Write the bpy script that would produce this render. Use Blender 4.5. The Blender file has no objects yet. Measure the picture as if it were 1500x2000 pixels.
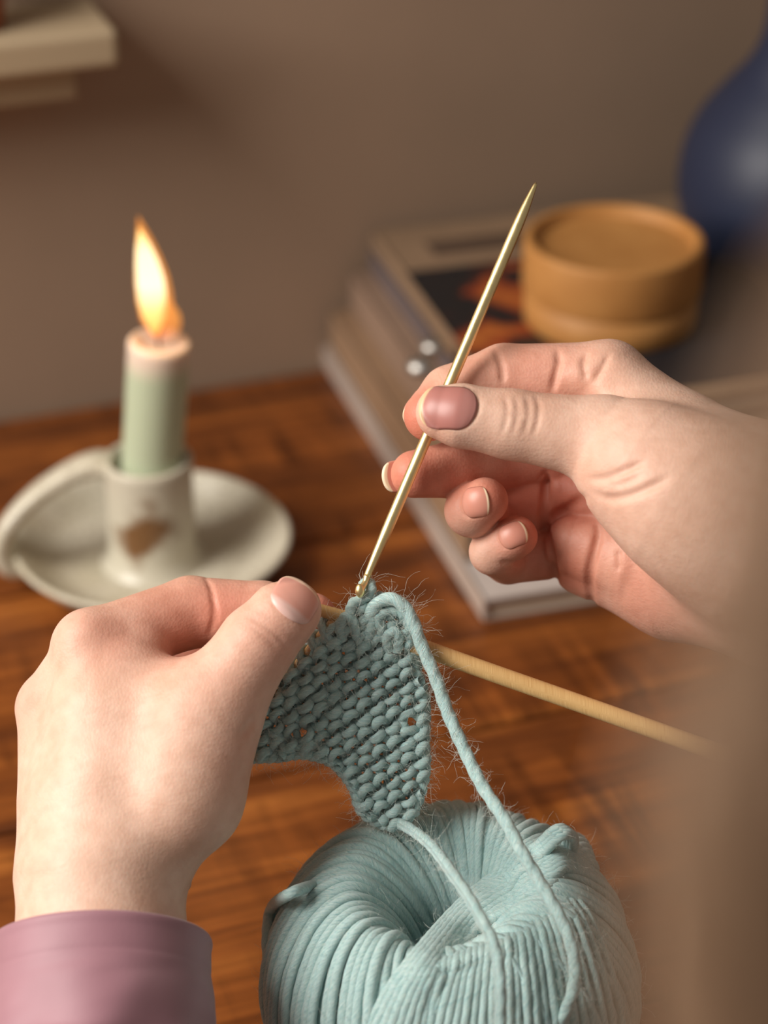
import bpy, math, random
import numpy as np
from mathutils import Matrix, Vector
rng = np.random.RandomState(7)
sc = bpy.context.scene

# ---------------------------------------------------------------- camera
F = 4340.0                     # focal length in pixels of the 1500 x 2000 frame
FOC = 0.62                     # focus distance, metres
PITCH = math.radians(30)
cam_d = bpy.data.cameras.new('camera'); cam = bpy.data.objects.new('camera', cam_d)
sc.collection.objects.link(cam); sc.camera = cam
cam.location = (0, 0, 0); cam.rotation_euler = (math.pi/2 - PITCH, 0, 0)
cam_d.sensor_fit = 'VERTICAL'; cam_d.sensor_height = 36.0; cam_d.sensor_width = 27.0
cam_d.lens = F/2000*36.0; cam_d.clip_start = 0.01
cam_d.dof.use_dof = True; cam_d.dof.focus_distance = FOC; cam_d.dof.aperture_fstop = 6.4
RX = np.array([1., 0, 0]); FW = np.array([0, math.cos(PITCH), -math.sin(PITCH)])
DN = np.array([0, -math.sin(PITCH), -math.cos(PITCH)])     # image "down"
M3 = np.stack([RX, DN, FW])                                 # camera metric (right, down, forward) -> world

# ---------------------------------------------------------------- world, light, exposure
w = bpy.data.worlds.new('room_light'); sc.world = w; w.use_nodes = True
w.node_tree.nodes['Background'].inputs[0].default_value = (0.92, 0.80, 0.70, 1)
w.node_tree.nodes['Background'].inputs[1].default_value = 0.22
def area(name, loc, target, size, sizey, power, col):
    l = bpy.data.lights.new(name, 'AREA'); l.shape = 'RECTANGLE'; l.size = size; l.size_y = sizey
    l.energy = power; l.color = col
    o = bpy.data.objects.new(name, l); sc.collection.objects.link(o); o.location = loc
    o.rotation_euler = (Vector(target)-Vector(loc)).to_track_quat('-Z', 'Y').to_euler()
    return o
area('window_light', (-0.80, 0.29, 0.24), (0.0, 0.60, -0.37), 0.55, 0.65, 17.2, (1.0, 0.945, 0.87))
sc.view_settings.view_transform = 'Standard'; sc.view_settings.look = 'None'
sc.view_settings.gamma = 1.0; sc.view_settings.use_curve_mapping = False
sc.view_settings.exposure = 0.0
sc.cycles.use_denoising = True

# ---------------------------------------------------------------- helpers
def C(px, py, dz=0.0):
    """camera-metric mm (right, down, forward) of a pixel at depth FOC+dz mm"""
    wz = FOC*1000 + dz
    return np.array([(px-750)/F*wz, (py-1000)/F*wz, wz])
def Cs(pts): return np.array([C(*p) for p in pts])
def W(c): return (np.asarray(c)/1000.0) @ M3
def ray(px, py): return np.array([(px-750)/F, (py-1000)/F, 1.0]) @ M3
def on_z(px, py, z):
    r = ray(px, py); return r*(z/r[2])
TZ = -0.478                    # table top height (camera is z = 0)
wa, wb = on_z(0, 815, TZ), on_z(620, 715, TZ)
WD = (wb-wa)/np.linalg.norm(wb-wa)                    # along the wall (to the right)
WN = np.array([WD[1], -WD[0], 0.0])                   # out of the wall, towards the viewer
def on_plane(px, py, p0, n):
    r = ray(px, py); return r*(np.dot(p0, n)/np.dot(r, n))

def mesh(name, V, Fc, mat=None, parent=None, smooth=True, uv=None, attr=None):
    V = np.asarray(V, dtype=np.float32); me = bpy.data.meshes.new(name)
    if isinstance(Fc, np.ndarray):
        n, k = Fc.shape
        me.vertices.add(len(V)); me.vertices.foreach_set('co', V.ravel())
        me.loops.add(n*k); me.loops.foreach_set('vertex_index', Fc.astype(np.int32).ravel())
        me.polygons.add(n)
        me.polygons.foreach_set('loop_start', np.arange(0, n*k, k, dtype=np.int32))
        me.polygons.foreach_set('loop_total', np.full(n, k, dtype=np.int32))
        me.update(calc_edges=True); me.validate()
    else:
        me.from_pydata([tuple(map(float, v)) for v in V], [], [tuple(map(int, f)) for f in Fc]); me.update()
    me.polygons.foreach_set('use_smooth', [smooth]*len(me.polygons))
    if uv is not None:
        ul = me.uv_layers.new(name='UVMap'); li = np.empty(len(me.loops), dtype=np.int32)
        me.loops.foreach_get('vertex_index', li)
        ul.data.foreach_set('uv', np.asarray(uv, dtype=np.float32)[li].ravel())
    if attr:
        for k_, v_ in attr.items():
            a = me.attributes.new(k_, 'FLOAT', 'POINT'); a.data.foreach_set('value', np.asarray(v_, dtype=np.float32))
    if mat: me.materials.append(mat)
    o = bpy.data.objects.new(name, me); sc.collection.objects.link(o)
    if parent: o.parent = parent; o.matrix_parent_inverse = parent.matrix_basis.inverted()
    return o
def tag(o, label=None, cat=None, group=None, kind=None):
    if label: o['label'] = label
    if cat: o['category'] = cat
    if group: o['group'] = group
    if kind: o['kind'] = kind
    return o
def empty(name, loc, label, cat, group=None):
    o = bpy.data.objects.new(name, None); sc.collection.objects.link(o); o.location = [float(c) for c in loc]
    o.empty_display_size = 0.01
    return tag(o, label, cat, group)

def frames(P):
    T = np.gradient(P, axis=0); T /= np.linalg.norm(T, axis=1)[:, None]+1e-12
    n = np.cross(T[0], [0.3, 0.2, 1.0]); n /= np.linalg.norm(n); N = [n]
    for i in range(1, len(P)):
        n = n - T[i]*np.dot(n, T[i]); n /= np.linalg.norm(n)+1e-12; N.append(n)
    N = np.array(N); return T, N, np.cross(T, N)
def tube(P, r, sides=8, ply=0.0, pitch=0.006, plies=2, cap=False, ecc=1.0):
    P = np.asarray(P, float); n = len(P); r = np.broadcast_to(np.asarray(r, float), (n,))
    T, N, B = frames(P)
    s = np.concatenate([[0], np.cumsum(np.linalg.norm(np.diff(P, axis=0), axis=1))])
    th = np.linspace(0, 2*np.pi, sides, endpoint=False)
    TH = th[None, :] + np.zeros((n, 1))
    R = r[:, None]*(1+ply*np.abs(np.cos(plies*0.5*(TH - 2*np.pi*s[:, None]/pitch)))*1.0 - ply*0.6)
    V = P[:, None, :] + R[..., None]*(np.cos(TH)[..., None]*N[:, None, :] + ecc*np.sin(TH)[..., None]*B[:, None, :])
    i = np.arange(n-1)[:, None]; j = np.arange(sides)[None, :]; j2 = (j+1) % sides
    Q = np.stack([i*sides+j, (i+1)*sides+j, (i+1)*sides+j2, i*sides+j2], -1).reshape(-1, 4)
    UV = np.stack([np.repeat(s, sides)*100, np.tile(th/(2*np.pi), n) - np.repeat(s/pitch, sides)], -1)
    V = V.reshape(-1, 3)
    if cap:
        V = np.vstack([V, P[0], P[-1]]); UV = np.vstack([UV, [0, 0], [0, 0]])
        a, b = len(V)-2, len(V)-1; jj = np.arange(sides); k2 = (jj+1) % sides
        Q = np.vstack([Q, np.stack([jj*0+a, jj, k2, k2], -1), np.stack([jj*0+b, (n-1)*sides+k2, (n-1)*sides+jj, (n-1)*sides+jj], -1)])
    return V, Q, UV
def fix_tris(Q):
    Q = [tuple(q) if q[2] != q[3] else tuple(q[:3]) for q in Q.tolist()] if isinstance(Q, np.ndarray) else Q
    return Q
class Soup:
    def __init__(s): s.V = []; s.Q = []; s.U = []; s.n = 0
    def add(s, V, Q, U=None):
        s.V.append(V); s.Q.append(Q+s.n); s.U.append(U if U is not None else np.zeros((len(V), 2))); s.n += len(V)
    def build(s, name, mat, parent=None):
        return mesh(name, np.vstack(s.V), np.vstack(s.Q), mat, parent, uv=np.vstack(s.U))
def spline(P, n=200):
    """Catmull-Rom through points, resampled evenly"""
    P = np.asarray(P, float); A = np.vstack([2*P[0]-P[1], P, 2*P[-1]-P[-2]]); out = []
    m = 24
    for i in range(1, len(A)-2):
        t = np.linspace(0, 1, m, endpoint=False)[:, None]; p0, p1, p2, p3 = A[i-1], A[i], A[i+1], A[i+2]
        out.append(.5*((2*p1)+(-p0+p2)*t+(2*p0-5*p1+4*p2-p3)*t**2+(-p0+3*p1-3*p2+p3)*t**3))
    out.append(A[-2][None, :]); out = np.vstack(out)
    s = np.concatenate([[0], np.cumsum(np.linalg.norm(np.diff(out, axis=0), axis=1))]); q = np.linspace(0, s[-1], n)
    return np.stack([np.interp(q, s, out[:, k]) for k in range(out.shape[1])], -1)
def lathe(prof, n=64, center=(0, 0, 0), axis=(0, 0, 1)):
    prof = np.asarray(prof, float); th = np.linspace(0, 2*np.pi, n, endpoint=False)
    V = np.stack([prof[:, 0][:, None]*np.cos(th), prof[:, 0][:, None]*np.sin(th), prof[:, 1][:, None]+0*th], -1).reshape(-1, 3)
    m = len(prof); i = np.arange(m-1)[:, None]; j = np.arange(n)[None, :]; j2 = (j+1) % n
    Q = np.stack([i*n+j, i*n+j2, (i+1)*n+j2, (i+1)*n+j], -1).reshape(-1, 4)
    R = np.array(Vector((0, 0, 1)).rotation_difference(Vector(axis)).to_matrix())
    return V@R.T+np.asarray(center), Q
def smooth_profile(pts, n=60): return spline(np.asarray(pts, float), n)
def box_mesh(o, ex, ey, ez, bev=0.0):
    """box from corner o with edge vectors; bevelled"""
    o, ex, ey, ez = map(np.asarray, (o, ex, ey, ez))
    V = [o, o+ex, o+ex+ey, o+ey, o+ez, o+ex+ez, o+ex+ey+ez, o+ey+ez]
    return np.array(V), [(0, 3, 2, 1), (4, 5, 6, 7), (0, 1, 5, 4), (1, 2, 6, 5), (2, 3, 7, 6), (3, 0, 4, 7)]
def bevel(o, wdt, seg=3):
    m = o.modifiers.new('bevel', 'BEVEL'); m.width = wdt; m.segments = seg; m.limit_method = 'ANGLE'; return o

# ---------------------------------------------------------------- materials
def srgb(r, g, b):
    f = lambda c: (c/255/12.92) if c/255 <= .04045 else ((c/255+.055)/1.055)**2.4
    return (f(r), f(g), f(b), 1)
def mat(name, col=(.5, .5, .5, 1), rough=.5, metal=0, **kw):
    m = bpy.data.materials.new(name); m.use_nodes = True; b = m.node_tree.nodes['Principled BSDF']
    b.inputs['Base Color'].default_value = col; b.inputs['Roughness'].default_value = rough; b.inputs['Metallic'].default_value = metal
    for k, v in kw.items():
        b.inputs[k.replace('_', ' ')].default_value = v
    return m, m.node_tree, b
def nd(nt, t, **kw):
    n = nt.nodes.new(t)
    for k, v in kw.items():
        if isinstance(getattr(n, k, None), (int, float, str, bool)) and hasattr(n, k): setattr(n, k, v)
        else: n.inputs[k].default_value = v
    return n
def ramp(nt, fac, stops):
    r = nt.nodes.new('ShaderNodeValToRGB'); e = r.color_ramp.elements
    e[0].position, e[0].color = stops[0]; e[1].position, e[1].color = stops[-1]
    for p, c in stops[1:-1]:
        x = e.new(p); x.color = c
    nt.links.new(fac, r.inputs[0]); return r
def noise(nt, vec, scale, detail=3, rough=.5, dist=0):
    n = nt.nodes.new('ShaderNodeTexNoise'); n.inputs['Scale'].default_value = scale; n.inputs['Detail'].default_value = detail
    n.inputs['Roughness'].default_value = rough; n.inputs['Distortion'].default_value = dist
    if vec is not None: nt.links.new(vec, n.inputs['Vector'])
    return n
def mapping(nt, vec, scale=(1, 1, 1), rot=(0, 0, 0), loc=(0, 0, 0)):
    m = nt.nodes.new('ShaderNodeMapping'); m.inputs['Scale'].default_value = scale; m.inputs['Rotation'].default_value = rot
    m.inputs['Location'].default_value = loc; nt.links.new(vec, m.inputs['Vector']); return m.outputs[0]
def coord(nt, which='Object'): return nt.nodes.new('ShaderNodeTexCoord').outputs[which]
def bump(nt, b, h, strength, dist):
    n = nt.nodes.new('ShaderNodeBump'); n.inputs['Strength'].default_value = strength; n.inputs['Distance'].default_value = dist
    nt.links.new(h, n.inputs['Height']); nt.links.new(n.outputs[0], b.inputs['Normal']); return n
def mixc(nt, fac, a, c, typ='MIX'):
    m = nt.nodes.new('ShaderNodeMix'); m.data_type = 'RGBA'; m.blend_type = typ
    for s, v in ((m.inputs[0], fac), (m.inputs[6], a), (m.inputs[7], c)):
        if hasattr(v, 'is_linked') or isinstance(v, bpy.types.NodeSocket): nt.links.new(v, s)
        else: s.default_value = v
    return m.outputs[2]
def math_(nt, op, a, b=None):
    m = nt.nodes.new('ShaderNodeMath'); m.operation = op
    for s, v in ((m.inputs[0], a), (m.inputs[1], b)):
        if v is None: continue
        if isinstance(v, bpy.types.NodeSocket): nt.links.new(v, s)
        else: s.default_value = v
    return m.outputs[0]

# wall paint
m_wall, nt, b = mat('wall_paint', srgb(152, 128, 107), .85)
n = noise(nt, coord(nt), 9, 4); r = ramp(nt, n.outputs[0], [(0.3, srgb(148, 125, 105)), (0.7, srgb(157, 132, 111))]); nt.links.new(r.outputs[0], b.inputs['Base Color'])
bump(nt, b, noise(nt, coord(nt), 400, 2).outputs[0], .15, .0005)

# wood: grain runs along local X of each plank object
def wood_mat():
    m, nt, b = mat('varnished_wood', (.2, .08, .03, 1), .38)
    oi = nt.nodes.new('ShaderNodeObjectInfo')
    co = nt.nodes.new('ShaderNodeVectorMath'); co.operation = 'ADD'
    cm = nt.nodes.new('ShaderNodeCombineXYZ'); nt.links.new(math_(nt, 'MULTIPLY', oi.outputs['Random'], 7.0), cm.inputs[1])
    nt.links.new(coord(nt), co.inputs[0]); nt.links.new(cm.outputs[0], co.inputs[1]); v = co.outputs[0]
    g1 = noise(nt, mapping(nt, v, (3.0, 34, 10)), 1.6, 6, .62, .7)
    g2 = noise(nt, mapping(nt, v, (8, 170, 30)), 1.5, 4, .6, .3)
    saw = noise(nt, mapping(nt, v, (105, 9, 5), (0, 0, .16)), 1.0, 3, .6, .4)
    blot = noise(nt, mapping(nt, v, (12, 17, 8)), 1.0, 4, .6, .4)
    base = ramp(nt, g1.outputs[0], [(0.28, srgb(66, 35, 19)), (0.42, srgb(122, 66, 28)), (0.56, srgb(150, 85, 36)), (0.76, srgb(182, 112, 50))])
    f2 = ramp(nt, g2.outputs[0], [(0.35, (.55, .5, .45, 1)), (0.62, (1, 1, 1, 1))])
    c = mixc(nt, .75, base.outputs[0], f2.outputs[0], 'MULTIPLY')
    f3 = ramp(nt, saw.outputs[0], [(0.38, (.26, .22, .20, 1)), (0.60, (1, 1, 1, 1))])
    fb = ramp(nt, blot.outputs[0], [(0.42, (0, 0, 0, 1)), (0.62, (.85, .85, .85, 1))])
    c = mixc(nt, fb.outputs[0], c, mixc(nt, 1.0, c, f3.outputs[0], 'MULTIPLY'))
    f4 = ramp(nt, blot.outputs[0], [(0.28, (.50, .44, .42, 1)), (0.5, (1, 1, 1, 1)), (.75, (1.15, 1.1, 1.0, 1))])
    c = mixc(nt, .8, c, f4.outputs[0], 'MULTIPLY')
    nt.links.new(c, b.inputs['Base Color'])
    b.inputs['Specular IOR Level'].default_value = .35
    bump(nt, b, g2.outputs[0], .25, .0006)
    return m
m_wood = wood_mat()

# ceramic
m_cer, nt, b = mat('speckled_glaze', srgb(196, 190, 172), .32)
n1 = noise(nt, coord(nt), 700, 1); s1 = ramp(nt, n1.outputs[0], [(.30, srgb(120, 105, 85)), (.38, srgb(202, 196, 178))])
n2 = noise(nt, coord(nt), 30, 3); s2 = ramp(nt, n2.outputs[0], [(.35, (.86, .84, .78, 1)), (.6, (1, 1, 1, 1))])
c = mixc(nt, 1.0, s1.outputs[0], s2.outputs[0], 'MULTIPLY'); nt.links.new(c, b.inputs['Base Color'])
m_cer_stain, nt, b = mat('stained_glaze', srgb(196, 190, 172), .32)
v = coord(nt); vo = nt.nodes.new('ShaderNodeVectorMath'); vo.operation = 'SUBTRACT'; vo.inputs[1].default_value = (-.003, -.019, .026); nt.links.new(v, vo.inputs[0])
nz = noise(nt, v, 60, 3); vl = nt.nodes.new('ShaderNodeVectorMath'); vl.operation = 'LENGTH'; nt.links.new(vo.outputs[0], vl.inputs[0])
sm = math_(nt, 'ADD', math_(nt, 'MULTIPLY', vl.outputs['Value'], 26.0), math_(nt, 'MULTIPLY', nz.outputs[0], 1.1))
s3 = ramp(nt, sm, [(.72, srgb(118, 84, 52)), (.95, srgb(196, 190, 172))]); nt.links.new(s3.outputs[0], b.inputs['Base Color'])

m_green, nt, b = mat('green_candle_wax', srgb(196, 214, 180), .42, Subsurface_Weight=.35, Subsurface_Scale=.004)
b.inputs['Subsurface Radius'].default_value = (1, 1, .7)
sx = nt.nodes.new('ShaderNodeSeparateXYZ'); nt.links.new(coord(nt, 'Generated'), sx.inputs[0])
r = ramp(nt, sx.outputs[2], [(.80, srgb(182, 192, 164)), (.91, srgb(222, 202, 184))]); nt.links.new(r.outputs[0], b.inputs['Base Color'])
m_wick, _, _ = mat('charred_wick', srgb(60, 38, 28), .9)
def emis(name, stops, strength, transp=0.0, axis=2):
    m = bpy.data.materials.new(name); m.use_nodes = True; nt = m.node_tree; nt.nodes.clear()
    out = nt.nodes.new('ShaderNodeOutputMaterial'); e = nt.nodes.new('ShaderNodeEmission')
    sx = nt.nodes.new('ShaderNodeSeparateXYZ'); nt.links.new(coord(nt, 'Generated'), sx.inputs[0])
    r = ramp(nt, sx.outputs[axis], stops); nt.links.new(r.outputs[0], e.inputs[0]); e.inputs[1].default_value = strength
    if transp:
        t = nt.nodes.new('ShaderNodeBsdfTransparent'); mx = nt.nodes.new('ShaderNodeMixShader'); mx.inputs[0].default_value = transp
        nt.links.new(e.outputs[0], mx.inputs[1]); nt.links.new(t.outputs[0], mx.inputs[2]); nt.links.new(mx.outputs[0], out.inputs[0])
    else: nt.links.new(e.outputs[0], out.inputs[0])
    return m
m_fl_in = emis('flame_core', [(0, (1, .34, .06, 1)), (.25, (1, .55, .18, 1)), (.5, (1, .86, .55, 1)), (.8, (1, .85, .5, 1)), (1, (1, .55, .15, 1))], 2.6)
m_fl_out = emis('flame_edge', [(0, (.7, .15, .04, 1)), (.4, (1, .36, .07, 1)), (1, (1, .34, .06, 1))], 1.3, .62)

# skin
def skin_mat():
    m, nt, b = mat('skin', srgb(226, 178, 152), .50)
    a = nt.nodes.new('ShaderNodeAttribute'); a.attribute_name = 'flush'
    n = noise(nt, coord(nt), 55, 4); n2 = noise(nt, coord(nt), 240, 3)
    base = ramp(nt, n.outputs[0], [(.35, srgb(222, 182, 160)), (.65, srgb(232, 196, 176))])
    fl = ramp(nt, a.outputs['Fac'], [(0, (0, 0, 0, 1)), (1, (1, 1, 1, 1))])
    c = mixc(nt, fl.outputs[0], base.outputs[0], srgb(204, 120, 98))
    mot = ramp(nt, n2.outputs[0], [(.3, (.92, .88, .86, 1)), (.6, (1, 1, 1, 1))]); c = mixc(nt, 1.0, c, mot.outputs[0], 'MULTIPLY')
    nt.links.new(c, b.inputs['Base Color'])
    b.inputs['Subsurface Weight'].default_value = .22; b.inputs['Subsurface Scale'].default_value = .003
    b.inputs['Subsurface Radius'].default_value = (1, .32, .18)
    b.inputs['Specular IOR Level'].default_value = .35
    vr = nt.nodes.new('ShaderNodeTexVoronoi'); vr.inputs['Scale'].default_value = 1300; nt.links.new(mapping(nt, coord(nt), (1, .6, 1)), vr.inputs['Vector'])
    wr = noise(nt, mapping(nt, coord(nt), (260, 900, 900), (0, .3, .35)), 1.0, 3)
    h = math_(nt, 'ADD', math_(nt, 'MULTIPLY', vr.outputs['Distance'], .5), wr.outputs[0])
    bump(nt, b, h, .26, .0004)
    return m
m_skin = skin_mat()
def nail_mat(name, pink, tip, base):
    m, nt, b = mat(name, pink, .40, Subsurface_Weight=.08, Subsurface_Scale=.002)
    a = nt.nodes.new('ShaderNodeAttribute'); a.attribute_name = 'along'
    r = ramp(nt, a.outputs['Fac'], [(0, base), (.24, base), (.33, pink), (.91, pink), (.95, tip)])
    nt.links.new(r.outputs[0], b.inputs['Base Color']); 
    return m
m_nail = nail_mat('nail', srgb(206, 140, 122), srgb(244, 220, 188), srgb(204, 142, 124))
m_nail1 = nail_mat('nail_left_thumb', srgb(220, 160, 144), srgb(232, 196, 170), srgb(226, 186, 176))
m_nail2 = nail_mat('nail_thumb', srgb(178, 118, 110), srgb(226, 190, 150), srgb(184, 126, 118))

# yarn
def yarn_mat():
    m, nt, b = mat('yarn_wool', srgb(170, 208, 206), .62)
    uv = coord(nt, 'UV')
    n = noise(nt, mapping(nt, uv, (2.2, 9, 1)), 2.0, 4, .65, .3)
    n2 = noise(nt, mapping(nt, uv, (9, 34, 1)), 2.0, 2, .6)
    r = ramp(nt, n.outputs[0], [(.28, srgb(148, 194, 198)), (.5, srgb(192, 223, 222)), (.72, srgb(218, 238, 235))])
    r2 = ramp(nt, n2.outputs[0], [(.3, (.78, .82, .82, 1)), (.65, (1.05, 1.04, 1.03, 1))])
    c = mixc(nt, 1.0, r.outputs[0], r2.outputs[0], 'MULTIPLY'); nt.links.new(c, b.inputs['Base Color'])
    b.inputs['Sheen Weight'].default_value = .35; b.inputs['Sheen Roughness'].default_value = .4
    b.inputs['Subsurface Weight'].default_value = .12; b.inputs['Subsurface Scale'].default_value = .002
    h = math_(nt, 'ADD', n.outputs[0], math_(nt, 'MULTIPLY', n2.outputs[0], .7)); bump(nt, b, h, .7, .0006)
    return m
m_yarn = yarn_mat()
m_fuzz, nt, b = mat('yarn_fuzz', srgb(226, 232, 224), .5, Transmission_Weight=.0)
m_gold, nt, b = mat('gold_metal', (.95, .78, .40, 1), .38, 1.0)
rr = ramp(nt, noise(nt, coord(nt), 300, 2).outputs[0], [(.3, (.33, .33, .33, 1)), (.7, (.42, .42, .42, 1))]); nt.links.new(rr.outputs[0], b.inputs['Roughness'])
m_bamboo, nt, b = mat('bamboo', srgb(214, 172, 112), .42)
n = noise(nt, mapping(nt, coord(nt, 'UV'), (1.2, 26, 1)), 1.5, 3, .6); r = ramp(nt, n.outputs[0], [(.3, srgb(196, 150, 92)), (.7, srgb(226, 190, 132))]); nt.links.new(r.outputs[0], b.inputs['Base Color'])

# silky mauve cotton
m_cloth, nt, b = mat('mauve_cloth', srgb(172, 124, 140), .55)
n = noise(nt, coord(nt), 26, 3); r = ramp(nt, n.outputs[0], [(.3, srgb(146, 100, 112)), (.7, srgb(168, 122, 134))]); nt.links.new(r.outputs[0], b.inputs['Base Color'])
b.inputs['Sheen Weight'].default_value = .5; bump(nt, b, noise(nt, coord(nt), 1400, 1).outputs[0], .12, .0002)
m_hair, nt, b = mat('light_brown_hair', srgb(160, 126, 96), .55)
n = noise(nt, coord(nt, 'Object'), 90, 3); r = ramp(nt, n.outputs[0], [(.3, srgb(138, 108, 82)), (.7, srgb(178, 146, 118))]); nt.links.new(r.outputs[0], b.inputs['Base Color'])
m_kraft, nt, b = mat('ochre_cardboard', srgb(178, 124, 66), .6)
n = noise(nt, coord(nt), 60, 3); r = ramp(nt, n.outputs[0], [(.3, srgb(174, 120, 62)), (.7, srgb(188, 134, 74))]); nt.links.new(r.outputs[0], b.inputs['Base Color'])
m_blue, nt, b = mat('blue_glaze', srgb(36, 43, 66), .5)
m_black, nt, b = mat('black_lacquer', srgb(30, 30, 32), .4)
m_white, nt, b = mat('cream_paint', srgb(168, 148, 120), .6)
m_paper, nt, b = mat('page_block', srgb(196, 176, 156), .8)
wv = nt.nodes.new('ShaderNodeTexNoise'); nt.links.new(mapping(nt, coord(nt), (2, 2, 1200)), wv.inputs['Vector']); wv.inputs['Scale'].default_value = 1
r = ramp(nt, wv.outputs[0], [(.35, srgb(150, 130, 112)), (.6, srgb(206, 186, 164))]); nt.links.new(r.outputs[0], b.inputs['Base Color'])
m_steel, nt, b = mat('brushed_steel', (.55, .54, .52, 1), .42, 1.0)
m_terra, nt, b = mat('terracotta', srgb(150, 84, 50), .8)
def flat(name, col, rough=.55):
    m, nt, b = mat(name, col, rough)
    n = noise(nt, coord(nt), 80, 2); dk = tuple(c*.9 for c in col[:3])+(1,)
    r = ramp(nt, n.outputs[0], [(.3, dk), (.7, col)]); nt.links.new(r.outputs[0], b.inputs['Base Color']); return m

# ---------------------------------------------------------------- setting
p = wa - WD*1.6
V, Q = box_mesh(p-WN*.06+np.array([0, 0, -.3]), WD*3.2, WN*.06, np.array([0, 0, 1.6]))
tag(mesh('wall_back', V, Q, m_wall, smooth=False), kind='structure')

# table of boards running along the wall; one joint passes through pixel (560,1492)
jp = on_z(560, 1496, TZ); dj = np.dot(jp-wa, WN)
table = empty('wooden_table', wa+WD*.3+WN*.4+np.array([0, 0, -.03]), 'dark varnished rustic wooden table top of wide boards under everything', 'table')
bw = dj/2-.001
for k in range(-0, 5):
    a0 = .002 + k*(dj/2)
    L = 2.2
    V, Q = box_mesh(np.array([-L/2, 0, 0]), np.array([L, 0, 0]), np.array([0, bw-.0012, 0]), np.array([0, 0, .028]))
    o = mesh('plank', V, Q, m_wood, None, smooth=False)
    ori = wa + WD*.35 + WN*(a0+bw) + np.array([0, 0, -.028 - (.0006 if k % 2 else 0)])
    o.matrix_world = Matrix(((WD[0], -WN[0], 0, ori[0]), (WD[1], -WN[1], 0, ori[1]), (0, 0, 1, ori[2]), (0, 0, 0, 1)))
    bevel(o, .0022)
    bpy.context.view_layer.update(); mw = o.matrix_world.copy(); o.parent = table; o.matrix_parent_inverse = Matrix.Translation(-Vector(table.location)); 
# frame under the boards, so the table has depth from the side
V, Q = box_mesh(wa+WD*.35-WD*1.08+WN*.01+np.array([0, 0, -.09]), WD*2.16, WN*.68, np.array([0, 0, .0605]))
mesh('frame', V, Q, m_wood, table, smooth=False)

# wall shelf top left
pf = wa + WN*.05
c1 = on_plane(232, 58, pf, WN); c0 = on_plane(232, 132, pf, WN)
hgt = c1[2]-c0[2]
V, Q = box_mesh(np.array([c1[0], c1[1], c1[2]-hgt])-WD*.6, WD*.6, -WN*.0495, np.array([0, 0, hgt]))
shelf = bevel(mesh('wall_shelf', V, Q, m_white, smooth=False), .003)
tag(shelf, 'cream painted shelf end on the wall above the candle, blurred', 'shelf')
# ledge of the bracket below it
V, Q = box_mesh(np.array([c1[0], c1[1], c1[2]-hgt-.018])-WD*.6-WN*.018, WD*.585, -WN*.031, np.array([0, 0, .018]))
bevel(mesh('bracket_rail', V, Q, m_white, shelf, smooth=False), .002)
pc = on_plane(-52, 66, pf-WN*.024, WN); pc = np.array([pc[0], pc[1], c1[2]])
V, Q = lathe([(0, 0), (.013, 0), (.0155, .03), (.0165, .03), (.0165, .036), (.0145, .036), (.0135, .03), (0, .03)], 32, pc)
tag(mesh('flower_pot', V, Q, m_terra), 'brown pot on the cream shelf, cut by the left edge', 'pot')

# ---------------------------------------------------------------- stack of books
fl_ = on_z(946, 1214, TZ); bl_ = on_z(634, 712, TZ); fr_ = on_z(1150, 1188, TZ)
ey = (bl_-fl_); LB = np.linalg.norm(ey); ey /= LB
ex = np.array([ey[1], -ey[0], 0])
UPV = np.array([0, 0, 1.])
def book(z0, th, blpx, length, width, cover_top, cover_side, label, front=None, hard=True):
    q = on_z(blpx[0], blpx[1], z0+th)
    # keep clear of the wall
    dd = np.dot(q-wa, WN)
    if dd < .006: q = q + WN*(.006-dd)
    if front is not None: o0 = front.copy()
    else: o0 = q - ey*length
    o0[2] = z0
    e = empty('magazine', o0, label, 'book', 'stack of magazines and books by the wall')
    c = .0012
    V, Q = box_mesh(o0+UPV*c+ex*.0015+ey*.0015, ex*(width-.003), ey*(length-.003), UPV*(th-2*c)); mesh('page_block', V, Q, m_paper, e, smooth=False)
    V, Q = box_mesh(o0+UPV*(th-c), ex*width, ey*length, UPV*c); top = mesh('front_cover', V, Q, cover_top, e, smooth=False)
    V, Q = box_mesh(o0, ex*width, ey*length, UPV*c); mesh('back_cover', V, Q, cover_side, e, smooth=False)
    V, Q = box_mesh(o0-ex*.0008, ex*.0022, ey*length, UPV*th); bevel(mesh('spine', V, Q, cover_side, e, smooth=False), .0006)
    return e, o0, top
mk1 = flat('white_cover', srgb(196, 184, 178)); mk2 = flat('tan_cover', srgb(150, 120, 94)); mk3 = flat('grey_cover', srgb(104, 92, 92)); mk4 = flat('taupe_cover', srgb(142, 116, 92))
mk1s = flat('white_spine', srgb(180, 162, 150)); mk2s = flat('light_spine', srgb(146, 120, 102))
b1 = book(TZ, .010, (634, 680), LB, .165, mk1, mk1s, 'white covered magazine, lowest of the stack, corner showing below the hand', front=fl_)
b2 = book(TZ+.0105, .020, (632, 590), .205, .152, mk2, mk2, 'tan covered book, second from the bottom of the stack')
b3 = book(TZ+.031, .018, (662, 505), .205, .152, mk2s, mk2s, 'pale brown spined book in the middle of the stack')
b4 = book(TZ+.0495, .010, (692, 452), .205, .152, mk3, mk3, 'grey purple spined magazine just under the top one')
b5 = book(TZ+.060, .009, (716, 436), .205, .152, mk4, mk4, 'top magazine with taupe cover and an orange and black picture')
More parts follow.
